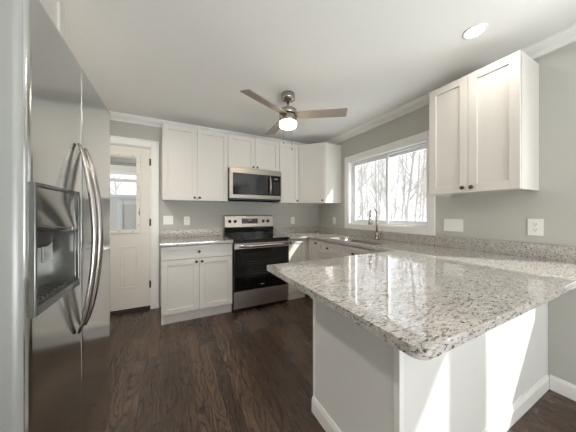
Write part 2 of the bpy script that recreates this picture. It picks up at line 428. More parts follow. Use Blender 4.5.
mb.box(ox0, ox0 + e, -0.004, 0.008, oz0, oz1, 0.004); mb.box(ox1 - e, ox1, -0.004, 0.008, oz0, oz1, 0.004)
mb.box(ox0 + e, ox1 - e, -0.004, 0.008, oz0, oz0 + e, 0.004); mb.box(ox0 + e, ox1 - e, -0.004, 0.008, oz1 - e, oz1, 0.004)
gf = mb.build('glazing_frame', 'doorpaint', d)
mb = MB()
for k in range(6):
    z = oz0 + 0.1 + k * (oz1 - oz0 - 0.2) / 5
    for x in (ox0 + e / 2, ox1 - e / 2): mb.cyl((x, -0.0065, z), (x, -0.003, z), 0.005, 8)
for k in range(4):
    x = ox0 + 0.08 + k * (ox1 - ox0 - 0.16) / 3
    for z in (oz0 + e / 2, oz1 - e / 2): mb.cyl((x, -0.0065, z), (x, -0.003, z), 0.005, 8)
mb.build('screw_caps', 'hinge', gf)
MB().box(gx0, gx1, 0.014, 0.018, gz0, gz1).build('glass_pane', 'glass', d)
mb = MB(); mb.box(gx0 + 0.03, gx1 - 0.03, 0.026, 0.046, gz1 - 0.09, gz1 - 0.028, 0.003)
for k in range(9): mb.box(gx0 + 0.03, gx1 - 0.03, 0.030, 0.044, gz1 - 0.094 - k * 0.0035, gz1 - 0.092 - k * 0.0035)
mb.build('raised_blind', 'blind', d)
mb = MB(); mb.box(gx1 + 0.004, gx1 + 0.016, -0.016, -0.004, 1.215, 1.275, 0.002); mb.cyl((gx1 + 0.010, -0.013, 1.275), (gx1 + 0.010, -0.013, 1.31), 0.003, 8)
mb.build('blind_slider', 'blind', d)
for z in (0.28, 1.08, 1.86):
    mb = MB(); mb.cyl((DW - j - 0.004, -0.004, z), (DW - j - 0.004, -0.004, z + 0.09), 0.0065, 10); mb.box(DW - j - 0.004, DW - j + 0.010, -0.006, -0.001, z, z + 0.09)
    mb.build('hinge', 'hinge', d)
mb = MB(); mb.lathe([(0, 0.028), (0.006, 0.028), (0.008, 0.012), (0.03, 0.011), (0.038, 0.024), (0.052, 0.027), (0.062, 0.02), (0.064, 0)], (sx0 + 0.07, 0.008, 0.95), (0, -1, 0), 20)
mb.build('door_knob', 'nickel', d)
MB().box(j, DW - j, -0.01, 0.12, 0, 0.03, 0.004).build('threshold', 'thresh', d)

# storm door and porch beyond it
r = thing('storm_door', 'white storm door seen through the glass of the back door', 'door', (DX0, 0.22, 0))
mb = MB(); mb.box(-0.02, 0.09, 0, 0.03, 0, 2.12); mb.box(DW - 0.09, DW + 0.02, 0, 0.03, 0, 2.12); mb.box(0.09, DW - 0.09, 0, 0.03, 0, 0.3); mb.box(0.09, DW - 0.09, 0, 0.03, 2.0, 2.12); mb.box(0.09, DW - 0.09, 0, 0.03, 1.66, 1.70)
mb.build('frame', 'vinyl', r)
MB().box(0.09, DW - 0.09, 0.012, 0.016, 0.3, 1.66).build('glass_pane', 'glass', r)
# small entry room beyond the door
for nm_, bx_ in (('wall_entry_far', (-4.6, -2.0, 2.1, 2.2)), ('wall_entry_right', (-2.1, -2.0, T, 2.1))):
    mb = MB(); x0, x1, y0, y1 = bx_
    if 'far' in nm_:
        mb.box(x0, -3.60, y0, y1, 0, 2.4); mb.box(-2.95, x1, y0, y1, 0, 2.4); mb.box(-3.60, -2.95, y0, y1, 0, 1.62); mb.box(-3.60, -2.95, y0, y1, 2.02, 2.4)
    else: mb.box(x0, x1, y0, y1, 0, 2.4)
    struct(mb.build(nm_, 'porch'))
mb = MB(); mb.box(-4.6, -2.0, T, 2.2, 2.4, 2.46); struct(mb.build('ceiling_entry', 'porch'))
mb = MB(); mb.box(-4.6, -2.0, T, 2.2, -0.14, -0.02); struct(mb.build('floor_entry', 'floor'))
mb = MB(); mb.box(-3.66, -3.60, 2.08, 2.1, 1.56, 2.08, .002); mb.box(-2.95, -2.89, 2.08, 2.1, 1.56, 2.08, .002); mb.box(-3.6, -2.95, 2.07, 2.1, 1.56, 1.62, .002); mb.box(-3.6, -2.95, 2.08, 2.1, 2.02, 2.08, .002)
mb.box(-3.35, -3.27, 2.08, 2.1, 0.0, 1.50, .002); mb.box(-3.27, -2.5, 2.085, 2.1, 1.42, 1.50, .002)
struct(mb.build('trim_5', 'trim'))

# ================================================================ cabinets
def shaker(mb, x0, x1, z0, z1, y, t=0.019, st=0.057, rec=0.011):
    """door or drawer front whose face is at y (facing -y)"""
    st = min(st, (z1 - z0) * 0.30)
    sx = 0.057
    mb.box(x0, x0 + sx, y, y + t, z0, z1, 0.0012); mb.box(x1 - sx, x1, y, y + t, z0, z1, 0.0012)
    mb.box(x0 + sx, x1 - sx, y, y + t, z0, z0 + st, 0.0012); mb.box(x0 + sx, x1 - sx, y, y + t, z1 - st, z1, 0.0012)
    mb.box(x0 + sx - 0.004, x1 - sx + 0.004, y + rec, y + t - 0.001, z0 + st - 0.004, z1 - st + 0.004)
def knob(parent, x, y, z):
    mb = MB(); mb.lathe([(-0.001, 0.0075), (0.003, 0.0075), (0.006, 0.005), (0.013, 0.0055), (0.017, 0.013), (0.022, 0.0155), (0.026, 0.013), (0.028, 0.0005)], (x, y, z), (0, -1, 0), 16)
    return mb.build('knob', 'knob', parent, smooth=True)
def front(root, kind, x0, x1, z0, z1, y, knobs, name):
    g = 0.0016
    mb = MB(); shaker(mb, x0 + g, x1 - g, z0 + g, z1 - g, y)
    o = mb.build(name, 'cab', root)
    for kx, kz in knobs: knob(o, kx, y, kz)
    return o
def upper_cabinet(label, wd, z0, z1, loc, rot, doors, d=0.327, knobside=None, group='white shaker wall cabinets', deep=0.0):
    root = thing('wall_cabinet', label, 'cabinet', (loc[0], loc[1], z0), rot, group)
    h = z1 - z0; t = 0.019
    mb = MB(); g = 0.002
    mb.box(0.0, 0.016, -d + t + g, -g, 0, h); mb.box(wd - 0.016, wd, -d + t + g, -g, 0, h)
    mb.box(0.016, wd - 0.016, -d + t + g, -g, 0.012, 0.030); mb.box(0.016, wd - 0.016, -d + t + g, -g, h - 0.018, h)
    mb.box(0.016, wd - 0.016, -0.012, -g, 0.03, h - 0.018); mb.box(0.016, wd - 0.016, -d + t + g, -d + t + 0.012, 0.0, 0.035)
    mb.build('carcass', 'cab', root)
    n = doors; ww = wd / n
    for i in range(n):
        ks = (knobside if n == 1 else ('r' if i == 0 else 'l'))
        kx = (i + 1) * ww - 0.030 if ks == 'r' else i * ww + 0.030
        front(root, 'door', i * ww, (i + 1) * ww, 0, h, -d, [(kx, 0.038)], 'door')
    return root
ZU, ZT = 1.404, 2.324
RX0, RX1 = -1.709, -0.940          # range bay
upper_cabinet('tall two-door white shaker wall cabinet between back door and microwave', RX0 + 2.489 - 0.002, ZU, ZT, (-2.489, 0), 0, 2)
upper_cabinet('short two-door white wall cabinet directly above the microwave', RX1 - RX0 - 0.003, 1.862, ZT, (RX0, 0), 0, 2)
upper_cabinet('narrow single-door white wall cabinet right of the microwave', -0.6085 - RX1 - 0.001, ZU, ZT, (RX1, 0), 0, 1, knobside='r')
upper_cabinet('large two-door white wall cabinet over the peninsula, right of the window', 2.788 - 2.191, ZU, ZT, (0, -2.191), -PI / 2, 2)
upper_cabinet('white cabinet high up over the refrigerator', 0.832, 1.865, 2.374, (XL, -2.632), PI / 2, 2, d=0.673, group='white shaker wall cabinets')

# diagonal corner wall cabinet
root = thing('wall_cabinet', 'angled corner white wall cabinet left of the window', 'cabinet', (0, 0, ZU), 0, 'white shaker wall cabinets')
H = ZT - ZU; g = 0.002
A = Vector((-0.6075, -0.327)); B = Vector((-0.327, -0.6275))
dv = (B - A).normalized(); nv = Vector((dv.y, -dv.x))  # outward
if nv.x > 0: nv = -nv
Ai = A - nv * 0.020; Bi = B - nv * 0.020
poly = [(-g, -g), (-0.6075, -g), (-0.6075, -0.308), tuple(Ai + dv * 0.014), tuple(Bi - dv * 0.014), (-0.308, -0.6275), (-g, -0.6275)]
mb = MB(); mb.prism(poly, 0, H); mb.build('carcass', 'cab', root)
L_ = (B - A).length
ang = math.atan2(dv.y, dv.x)
mb = MB(); shaker(mb, 0.0015, L_ - 0.0015, 0.0015, H - 0.0015, 0)
bmesh.ops.transform(mb.bm, matrix=Matrix.Translation((A.x, A.y, 0)) @ Matrix.Rotation(ang, 4, 'Z'), verts=mb.bm.verts)
dr = mb.build('door', 'cab', root)
k = knob(dr, 0, 0, 0); kp = A + dv * (L_ - 0.03); k.location = (kp.x, kp.y, 0.038); k.rotation_euler = (0, 0, ang)

def base_cabinet(label, wd, loc, rot, layout, d=0.60, hollow=False, zt=0.882, name='base_cabinet', group='white shaker base cabinets', knobside='l', endl=False):
    """layout: list of columns (w, [('drawer',h) | ('door',ndoors)])"""
    root = thing(name, label, 'cabinet', (loc[0], loc[1], 0), rot, group)
    t = 0.019; kick = 0.112; g = 0.003
    mb = MB()
    fy = -d + t + 0.002
    if hollow:
        mb.box(0, 0.016, fy, -g, kick, zt); mb.box(wd - 0.016, wd, fy, -g, kick, zt); mb.box(0.016, wd - 0.016, fy, -g, kick, kick + 0.016)
        mb.box(0.016, wd - 0.016, -0.010, -g, kick + 0.016, zt); mb.box(0.016, wd - 0.016, fy, fy + 0.016, kick + 0.016, kick + 0.04); mb.box(0.016, wd - 0.016, fy, fy + 0.016, zt - 0.17, zt)
    else:
        mb.box(0, wd, fy, -g, kick, zt)
    mb.build('carcass', 'cab', root)
    MB().box(0.0, wd, -d + 0.048, -0.05, 0, kick - 0.0005).build('toe_kick', 'cab', root)
    zb = kick + 0.004; ztop = zt - 0.010
    dh = 0.150
    front_y = -d
    for kind, x0, x1, ks in layout:
        if kind in ('drawer', 'false'):
            front(root, 'drawer', x0, x1, ztop - dh, ztop, front_y, [((x0 + x1) / 2, ztop - dh / 2)], 'drawer')
        elif kind == 'door':
            kx = x1 - 0.03 if ks == 'r' else x0 + 0.03
            front(root, 'door', x0, x1, zb, ztop - dh - 0.003, front_y, [(kx, ztop - dh - 0.04)], 'door')
        elif kind == 'tall':
            kx = x1 - 0.03 if ks == 'r' else x0 + 0.03
            front(root, 'door', x0, x1, zb, ztop, front_y, [(kx, ztop - 0.04)], 'door')
    return root
wl = RX0 + 2.489 - 0.004
base_cabinet('white base cabinet with one wide drawer over two doors, left of the range', wl, (-2.489, 0), 0,
             [('drawer', 0, wl, 'c'), ('door', 0, wl / 2, 'r'), ('door', wl / 2, wl, 'l')])
wr = -0.620 - RX1 - 0.008
bc = base_cabinet('narrow white base cabinet with a full-height door, right of the range', wr, (RX1 + 0.006, 0), 0, [('tall', 0, wr - 0.014, 'l')])
MB().box(wr - 0.012, wr + 0.030, -0.604, -0.50, 0.112, 0.882).build('corner_filler', 'cab', bc)
# sink run (faces -x). local x runs towards the viewer
base_cabinet('slim white corner base cabinet with a full-height door', 0.259, (0, -0.606), -PI / 2, [('tall', 0.030, 0.259, 'r')], d=0.615)
base_cabinet('white sink base cabinet with two false drawer fronts over two doors', 0.914, (0, -0.868), -PI / 2,
             [('false', 0, 0.457, 'c'), ('false', 0.457, 0.914, 'c'), ('door', 0, 0.457, 'r'), ('door', 0.457, 0.914, 'l')], d=0.615, hollow=True)
base_cabinet('white base cabinet with a drawer and door, between the sink and the peninsula', 0.385, (0, -1.785), -PI / 2,
             [('drawer', 0, 0.385, 'c'), ('door', 0, 0.385, 'l')], d=0.615)
# peninsula
PX0, PY0, PY1 = -1.589, -2.826, -2.225
root = thing('peninsula_cabinet', 'white panelled peninsula body carrying the overhanging granite top', 'cabinet', (PX0, PY0, 0), 0, None)
PWd = -PX0 - 0.003; PD = PY1 - PY0
MB().box(0.012, PWd, 0.012, PD - 0.021, 0.0, 0.882).build('carcass', 'panel', root)
MB().box(0, 0.011, 0.0, PD, 0.0, 0.882, 0.001).build('end_panel', 'panel', root)
MB().box(0.0115, PWd, 0.0, 0.011, 0.0, 0.882, 0.001).build('back_panel', 'panel', root)
MB().prism([(-0.0045, -0.0045), (0.022, -0.0045), (0.022, 0.0), (0.0, 0.0), (0.0, 0.022), (-0.0045, 0.022)], 0.096, 0.882).build('corner_trim', 'trim', root)
MB().box(-0.0045, 0.0, PD - 0.02, PD, 0.096, 0.882, 0.0015).build('corner_trim', 'trim', root)
MB().box(PWd - 0.012, PWd, -0.0045, 0, 0.096, 0.882, 0.001).build('corner_trim', 'trim', root)
mb = MB(); base_prof(mb, (-0.0, PD, 0), (-0.0, -0.014, 0), (-1, 0, 0), 0.095); base_prof(mb, (-0.014, 0, 0), (PWd, 0, 0), (0, -1, 0), 0.095)
mb.build('baseboard', 'trim', root)
rt = [('drawer', 0.0, 0.457), ('door', 0.0, 0.457), ('drawer', 0.457, 0.914), ('door', 0.457, 0.914)]
for kind, x0, x1 in rt:   # fronts facing the kitchen (+y)
    z0, z1 = (0.714, 0.864) if kind == 'drawer' else (0.116, 0.711)
    mb = MB(); shaker(mb, 0.0016, x1 - x0 - 0.0016, z0 + 0.0016, z1 - 0.0016, 0)
    bmesh.ops.transform(mb.bm, matrix=Matrix.Translation((0.02 + x1, PD, 0)) @ Matrix.Rotation(PI, 4, 'Z'), verts=mb.bm.verts)
    fo = mb.build(kind, 'cab', root)
    kk = knob(fo, 0, 0, 0)
    kk.location = (0.02 + (x0 + x1) / 2, PD, 0.789) if kind == 'drawer' else (0.02 + (x1 - 0.03 if x0 == 0 else x0 + 0.03), PD, 0.67)
    kk.rotation_euler = (0, 0, PI)

# ================================================================ worktops
ZC0, ZC1 = 0.8835, 0.914
root = thing('worktop', 'short speckled granite worktop left of the range', 'worktop', (-2.503, 0, ZC0))
MB().box(0, RX0 + 2.503 - 0.004, -0.642, -0.003, 0, ZC1 - ZC0).build('slab', 'granite', root, bevel=0.004)
MB().box(0.0, RX0 + 2.503 - 0.004, -0.024, -0.003, ZC1 - ZC0 + 0.0003, 1.016 - ZC0).build('backsplash', 'granite_edge', root, bevel=0.002)

root = thing('worktop', 'long speckled granite worktop running round the sink and over the peninsula', 'worktop', (0, 0, ZC0))
def arc(cx, cy, r, a0, a1, n=8):
    return [(cx + r * math.cos(a0 + (a1 - a0) * i / n), cy + r * math.sin(a0 + (a1 - a0) * i / n)) for i in range(n + 1)]
e = 0.003; RC = 0.036
outer = [(RX1 + 0.004, -e), (RX1 + 0.004, -0.642), (-0.6354, -0.642), (-0.6354, -2.093)]
outer += [(-1.854 + 0.012, -2.093)] + arc(-1.854 + 0.012, -2.093 - 0.012, 0.012, PI / 2, PI, 4)[1:]
outer += arc(-1.854 + RC, -3.083 + RC, RC, PI, 1.5 * PI, 8)
outer += [(-e, -3.083), (-e, -e)]
SX0, SX1, SY0, SY1 = -0.530, -0.150, -1.745, -0.985
rr = 0.06
hole = arc(SX0 + rr, SY0 + rr, rr, PI, 1.5 * PI, 5) + arc(SX1 - rr, SY0 + rr, rr, 1.5 * PI, 2 * PI, 5) + arc(SX1 - rr, SY1 - rr, rr, 0, PI / 2, 5) + arc(SX0 + rr, SY1 - rr, rr, PI / 2, PI, 5)
mb = MB()
eds = []
for loop in (outer, hole):
    vs = [mb.bm.verts.new((x, y, 0)) for x, y in loop]
    eds += [mb.bm.edges.new((vs[i], vs[(i + 1) % len(vs)])) for i in range(len(vs))]
res = bmesh.ops.triangle_fill(mb.bm, edges=eds, use_beauty=True)
fs = [f for f in mb.bm.faces]
ex = bmesh.ops.extrude_face_region(mb.bm, geom=fs)
for v in [q for q in ex['geom'] if isinstance(q, bmesh.types.BMVert)]: v.co.z += ZC1 - ZC0
mb.build('slab', 'granite', root, bevel=0.004)
mb = MB(); zb0, zb1 = ZC1 - ZC0 + 0.0003, 1.016 - ZC0
mb.prism([(RX1 + 0.004, -e), (RX1 + 0.004, -0.024), (-0.024, -0.024), (-0.024, -3.083), (-e, -3.083), (-e, -e)], zb0, zb1)
mb.build('backsplash', 'granite_edge', root, bevel=0.002)

# sink
root = thing('kitchen_sink', 'undermount stainless steel sink in the granite below the window', 'sink', ((SX0 + SX1) / 2, (SY0 + SY1) / 2, ZC0))
def rrect(x0, x1, y0, y1, r, n=5):
    return arc(x0 + r, y0 + r, r, PI, 1.5 * PI, n) + arc(x1 - r, y0 + r, r, 1.5 * PI, 2 * PI, n) + arc(x1 - r, y1 - r, r, 0, PI / 2, n) + arc(x0 + r, y1 - r, r, PI / 2, PI, n)
hx, hy = (SX1 - SX0) / 2, (SY1 - SY0) / 2
mb = MB(); rings = []
for o, z, r in ((0.018, -0.001, 0.07), (-0.002, -0.001, 0.06), (-0.006, -0.02, 0.06), (-0.010, -0.17, 0.06), (-0.03, -0.195, 0.05), (-0.10, -0.200, 0.03),
                (-0.03, -0.2015, 0.05), (-0.007, -0.172, 0.06), (-0.001, -0.02, 0.06), (0.018, -0.0025, 0.07)):
    rings.append([mb.bm.verts.new((x, y, z)) for x, y in rrect(-hx - o, hx + o, -hy - o, hy + o, max(0.02, r))])
mb.skin(rings, cap=False)
n = len(rings[0])
mb.bm.faces.new(rings[5])
for i in range(n): mb.bm.faces.new((rings[-1][i], rings[-1][(i + 1) % n], rings[0][(i + 1) % n], rings[0][i]))
mb.build('basin', 'sink', root)
MB().lathe([(-0.1995, 0.045), (-0.197, 0.045), (-0.196, 0.04), (-0.198, 0.03), (-0.198, 0.001)], (0, 0, 0), n=20).build('drain', 'steel', root)

# faucet
FX, FY = -0.085, -1.400
root = thing('faucet', 'tall brushed nickel gooseneck pull-down faucet behind the sink', 'faucet', (FX, FY, ZC1 + 0.0006))
MB().lathe([(0, 0.027), (0.008, 0.027), (0.012, 0.022), (0.03, 0.021), (0.075, 0.020), (0.08, 0.017), (0.09, 0.013)], n=20).build('base', 'nickel', root, smooth=True)
pts = [(0, 0, 0.08), (0, 0, 0.18), (0, 0, 0.28)]
R_ = 0.072
fd = Vector((-0.95, -0.16, 0)).normalized()
for i in range(13):
    a = PI * i / 12
    p = fd * (R_ - R_ * math.cos(a)); pts.append((p.x, p.y, 0.315 + R_ * math.sin(a)))
end = fd * (2 * R_); pts.append((end.x, end.y, 0.275))
MB().tube(pts, 0.0115, 12, ref=(0.25, -0.88, 0)).build('gooseneck', 'nickel', root, smooth=True)
MB().lathe([(0, 0.021), (0.005, 0.024), (0.02, 0.023), (0.06, 0.019), (0.088, 0.0145), (0.09, 0.012)], (end.x, end.y, 0.19), n=18).build('spray_head', 'nickel', root, smooth=True)
mb = MB(); mb.cyl((0.0, 0, 0.055), (0.005, -0.042, 0.055), 0.013, 14); mb.tube([(0.005, -0.036, 0.058), (0.012, -0.050, 0.085), (0.02, -0.065, 0.125)], [0.006, 0.006, 0.005], 10, ref=(1, 0, 0))
mb.build('lever', 'nickel', root, smooth=True)

# ================================================================ range
RW = RX1 - RX0 - 0.008
root = thing('range', 'freestanding stainless and black glass electric range', 'range', (RX0 + 0.003, 0, 0))
MB().box(0, RW, -0.615, -0.035, 0.03, 0.895).build('body', 'dark', root)
for x in (0.05, RW - 0.05):
    for y in (-0.56, -0.1): MB().cyl((x, y, 0), (x, y, 0.03), 0.018, 10).build('foot', 'dark', root)
MB().box(0.004, RW - 0.004, -0.645, -0.617, 0.05, 0.262, 0.006, 2).build('storage_drawer', 'steel', root)
MB().box(0.01, RW - 0.01, -0.633, -0.616, 0.03, 0.05).build('kick_strip', 'dark', root)
mb = MB(); dz0, dz1 = 0.272, 0.868
od = MB().box(0.003, RW - 0.003, -0.655, -0.617, dz0, dz1, 0.006, 2).build('oven_door', 'blackglass', root)
MB().box(0.135, RW - 0.135, -0.657, -0.6551, 0.415, 0.735, 0.0008).build('window', 'ovenwin', od)
mb = MB()
for zz in (0.47, 0.50, 0.53, 0.60, 0.63):
    mb.box(0.16, RW - 0.16, -0.6585, -0.6572, zz, zz + 0.004)
mb.build('rack', 'rack', od)
MB().box(0.003, RW - 0.003, -0.6585, -0.6553, dz1 - 0.072, dz1 - 0.001, 0.001).build('top_band', 'steel', od)
mb = MB(); mb.tube([(0.045, -0.712, 0.835), (0.25, -0.714, 0.835), (RW - 0.25, -0.714, 0.835), (RW - 0.045, -0.712, 0.835)], 0.0135, 14, ref=(0, 0, 1), rr=0.017)
for x in (0.06, RW - 0.06): mb.box(x - 0.014, x + 0.014, -0.710, -0.6586, 0.822, 0.848, 0.003)
mb.build('handle', 'handle', od)
# badge: a small pale line of lettering low on the oven door
mb = MB(); bx = RW / 2 - 0.036
for i, (wv, hv) in enumerate(((7, 9), (3.5, 9), (1.5, 6), (3.5, 6), (1.5, 9), (4, 6), (4, 6), (4, 6), (1.5, 9))):
    mb.box(bx, bx + wv * 0.001, -0.6562, -0.6553, 0.322, 0.322 + hv * 0.001); bx += wv * 0.001 + 0.0022
mb.build('maker_badge', 'display', od)
ct = MB().box(-0.003, RW + 0.003, -0.655, -0.100, 0.897, 0.916, 0.004, 2).build('cooktop', 'blackglass', root)
for x, y, r0 in ((0.2, -0.5, 0.105), (0.56, -0.5, 0.085), (0.2, -0.24, 0.075), (0.56, -0.24, 0.1)):
    mb = MB(); n = 40; a = mb.ring((x, y, 0.9165), (0, 0, 1), r0, n); b_ = mb.ring((x, y, 0.9165), (0, 0, 1), r0 - 0.004, n)
    for i in range(n): mb.bm.faces.new((a[i], a[(i + 1) % n], b_[(i + 1) % n], b_[i]))
    mb.build('burner_ring', 'burner', ct)
bg = MB()
bg.prism([(-0.035, 0.897), (-0.100, 0.897), (-0.100, 1.035), (-0.035, 1.035)], 0.0, RW, axis='x')
bg.build('backguard_riser', 'blackglass', root)
bg = MB(); bg.prism([(-0.030, 1.036), (-0.108, 1.036), (-0.098, 1.040), (-0.062, 1.203), (-0.050, 1.212), (-0.030, 1.212)], 0.0, RW, axis='x')
bgo = bg.build('control_panel', 'steel', root, bevel=0.003)
sl = Vector((0, 0.036, 0.163)).normalized(); nn = Vector((0, -0.163, 0.036)).normalized()
def onpanel(x, s, off=0.0):
    p = Vector((x, -0.098, 1.040)) + sl * s + nn * off; return p
for kx in (0.075, 0.155, RW - 0.165, RW - 0.085):
    p = onpanel(kx, 0.085)
    MB().lathe([(0, 0.024), (0.004, 0.024), (0.006, 0.020), (0.026, 0.018), (0.028, 0.016), (0.0285, 0.001)], p, nn, 18).build('knob', 'dark', bgo)
def panelbox(x0, x1, s0, s1, off, name, m, par):
    mb = MB(); c = [onpanel(x0, s0, 0.0005), onpanel(x1, s0, 0.0005), onpanel(x1, s1, 0.0005), onpanel(x0, s1, 0.0005)]
    c2 = [q + nn * off for q in c]
    a = [mb.bm.verts.new(q) for q in c]; b = [mb.bm.verts.new(q) for q in c2]
    mb.bm.faces.new(a[::-1]); mb.bm.faces.new(b)
    for i in range(4): mb.bm.faces.new((a[i], a[(i + 1) % 4], b[(i + 1) % 4], b[i]))
    return mb.build(name, m, par)
panelbox(0.255, RW - 0.255, 0.05, 0.125, 0.002, 'display', 'blackglass', bgo)
for i in range(4):
    p = onpanel(RW / 2 - 0.03 + i * 0.017, 0.095, 0.0030)
    MB().box(p.x, p.x + 0.010, p.y - 0.0005, p.y + 0.0005, p.z, p.z + 0.016).build('display_digit', 'display', bgo)
for r_ in range(2):
    for i in range(9):
        p = onpanel(0.275 + i * 0.024, 0.062 + 0.04 * r_, 0.0030)
        if abs(p.x - RW / 2) > 0.04: MB().box(p.x, p.x + 0.010, p.y - 0.0005, p.y + 0.0005, p.z, p.z + 0.004).build('touch_button', 'display', bgo)

# ================================================================ microwave
MW = RX1 - RX0 - 0.006
root = thing('microwave', 'stainless over-the-range microwave under the short wall cabinet', 'microwave', (RX0 + 0.0015, 0, 1.425))
MH = 1.860 - 1.425
MB().box(0, MW, -0.372, -0.004, 0, MH).build('housing', 'dark', root)
fr_ = MB(); y0 = -0.405
fr_.box(0, MW, y0, -0.373, MH - 0.072, MH, 0.003); fr_.box(0, MW, y0, -0.373, 0.022, 0.075, 0.003)
fr_.box(0, 0.045, y0, -0.373, 0.075, MH - 0.072); fr_.box(MW - 0.012, MW, y0, -0.373, 0.075, MH - 0.072)
fr_.build('fascia', 'steel_satin', root)
dr = MB().box(0.046, MW - 0.150, y0 - 0.003, -0.374, 0.076, MH - 0.073, 0.002).build('door', 'blackglass', root)
MB().box(0.085, MW - 0.245, y0 - 0.0045, y0 - 0.0031, 0.110, MH - 0.105, 0.0005).build('window', 'ovenwin', dr)
cp = MB().box(MW - 0.149, MW - 0.013, y0 - 0.001, -0.374, 0.076, MH - 0.073, 0.002).build('control_panel', 'blackglass', root)
for i in range(4): MB().box(MW - 0.112 + i * 0.014, MW - 0.104 + i * 0.014, y0 - 0.002, y0 - 0.0012, MH - 0.125, MH - 0.110).build('display_digit', 'display', cp)
for r_ in range(5):
    for i in range(3): MB().box(MW - 0.118 + i * 0.032, MW - 0.106 + i * 0.032, y0 - 0.0018, y0 - 0.0012, 0.11 + r_ * 0.035, 0.114 + r_ * 0.035).build('touch_button', 'display', cp)
pts = []
for i in range(13):
    t = i / 12; pts.append((MW - 0.190, y0 - 0.012 - 0.038 * math.sin(PI * t) ** 0.7, 0.085 + t * (MH - 0.170)))
MB().tube(pts, 0.011, 10, ref=(1, 0, 0), rr=0.009).build('handle', 'handle', dr, smooth=True)
MB().box(0.01, MW - 0.01, -0.400, -0.02, 0.0, 0.021, 0.002).build('underside_grille', 'dark', root)

# ================================================================ refrigerator (front faces +x; local x runs to +y)
FYN, FW = -2.632, 0.832
FXW = XL + 0.03
FD = -2.690 - FXW
FZ = 1.815
root = thing('refrigerator', 'large stainless side-by-side refrigerator at the left edge', 'refrigerator', (FXW, FYN, 0), PI / 2)
MB().box(0.006, FW - 0.006, -FD + 0.090, 0, 0.03, FZ - 0.03, 0.004).build('cabinet_body', 'fridgeside', root)
MB().box(0.03, FW - 0.03, -FD + 0.10, -FD + 0.13, 0.0, 0.085).build('base_grille', 'dark', root)
for x in (0.06, FW - 0.06): MB().box(x - 0.03, x + 0.03, -FD + 0.04, -FD + 0.16, FZ - 0.03, FZ - 0.005, 0.004).build('hinge_cover', 'fridgeside', root)
def fy(x):
    u = abs(x - FW / 2) / (FW / 2)
    return -FD + 0.0012 * u * u
def fridge_door(x0, x1, name, hole=None, rl=0.014, rr=0.006):
    """stainless door skin: front grid with rounded vertical corners (rl, rr) and an optional rectangular hole"""
    mb = MB(); bm = mb.bm; z0, z1 = 0.095, FZ; yb = -FD + 0.076
    # plan profile, from the back left round the front to the back right
    prof = [(x0, yb)]
    for k in range(7):
        a = PI / 2 * k / 6; xx = x0 + rl - rl * math.cos(a); prof.append((xx, fy(xx) + rl - rl * math.sin(a)))
    xs = set(x0 + rl + (x1 - rr - x0 - rl) * i / 20 for i in range(1, 20))
    if hole: xs |= {hole[0], hole[1]}
    for xx in sorted(xs): prof.append((xx, fy(xx)))
    for k in range(7):
        a = PI / 2 * k / 6; xx = x1 - rr + rr * math.sin(a); prof.append((xx, fy(xx) + rr - rr * math.cos(a)))
    prof.append((x1, yb))
    rows = [(z0, 0.010), (z0 + 0.003, 0.004), (z0 + 0.010, 0.0), (z0 + 0.02, 0.0)]
    zs = {0.5, 0.8, 1.4, 1.6} | ({hole[2], hole[3]} if hole else set())
    rows += [(z, 0.0) for z in sorted(zs)] + [(z1 - 0.03, 0.0), (z1 - 0.014, 0.0), (z1 - 0.006, 0.003), (z1 - 0.001, 0.008), (z1, 0.014)]
    cx_ = (x0 + x1) / 2; G = []
    for z, ins in rows:
        G.append([bm.verts.new((x + (ins if x < cx_ else -ins) * min(1, abs(x - cx_) / (cx_ - x0)), y + (ins if y < yb - 0.001 else 0), z)) for x, y in prof])
    for a in range(len(rows) - 1):
        for b in range(len(prof) - 1):
            if hole and rows[a][0] >= hole[2] - 1e-6 and rows[a + 1][0] <= hole[3] + 1e-6 and prof[b][0] >= hole[0] - 1e-6 and prof[b + 1][0] <= hole[1] + 1e-6 and 0 < b < len(prof) - 2: continue
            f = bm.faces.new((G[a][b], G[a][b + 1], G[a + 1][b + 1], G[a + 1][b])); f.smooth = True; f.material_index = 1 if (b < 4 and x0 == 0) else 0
    for row in (G[0], G[-1]):
        vs = [bm.verts.new(v.co) for v in row]; bm.faces.new(vs)
    if not hole:
        bm.faces.new([bm.verts.new(p) for p in ((x0, yb, z0), (x1, yb, z0), (x1, yb, z1), (x0, yb, z1))])
    return mb.build(name, ['fridge', 'fridge_door_side'], root)
GAP = 0.369
dx0, dx1, dzb, dzt = -2.616 - FYN, -2.318 - FYN, 0.974, 1.316
fdoor = fridge_door(0.0, GAP - 0.003, 'freezer_door', hole=(dx0 + 0.012, dx1 - 0.012, dzb + 0.02, 1.205), rl=0.026)
rdoor = fridge_door(GAP + 0.003, FW, 'fresh_food_door', rl=0.006, rr=0.014)
MB().box(GAP - 0.0028, GAP + 0.0028, -FD + 0.010, -FD + 0.07, 0.10, FZ - 0.02).build('door_gasket', 'gasket', root)
yf = -FD + 0.001
disp = MB()
w_ = 0.010
def fyl(x): return fy(x)
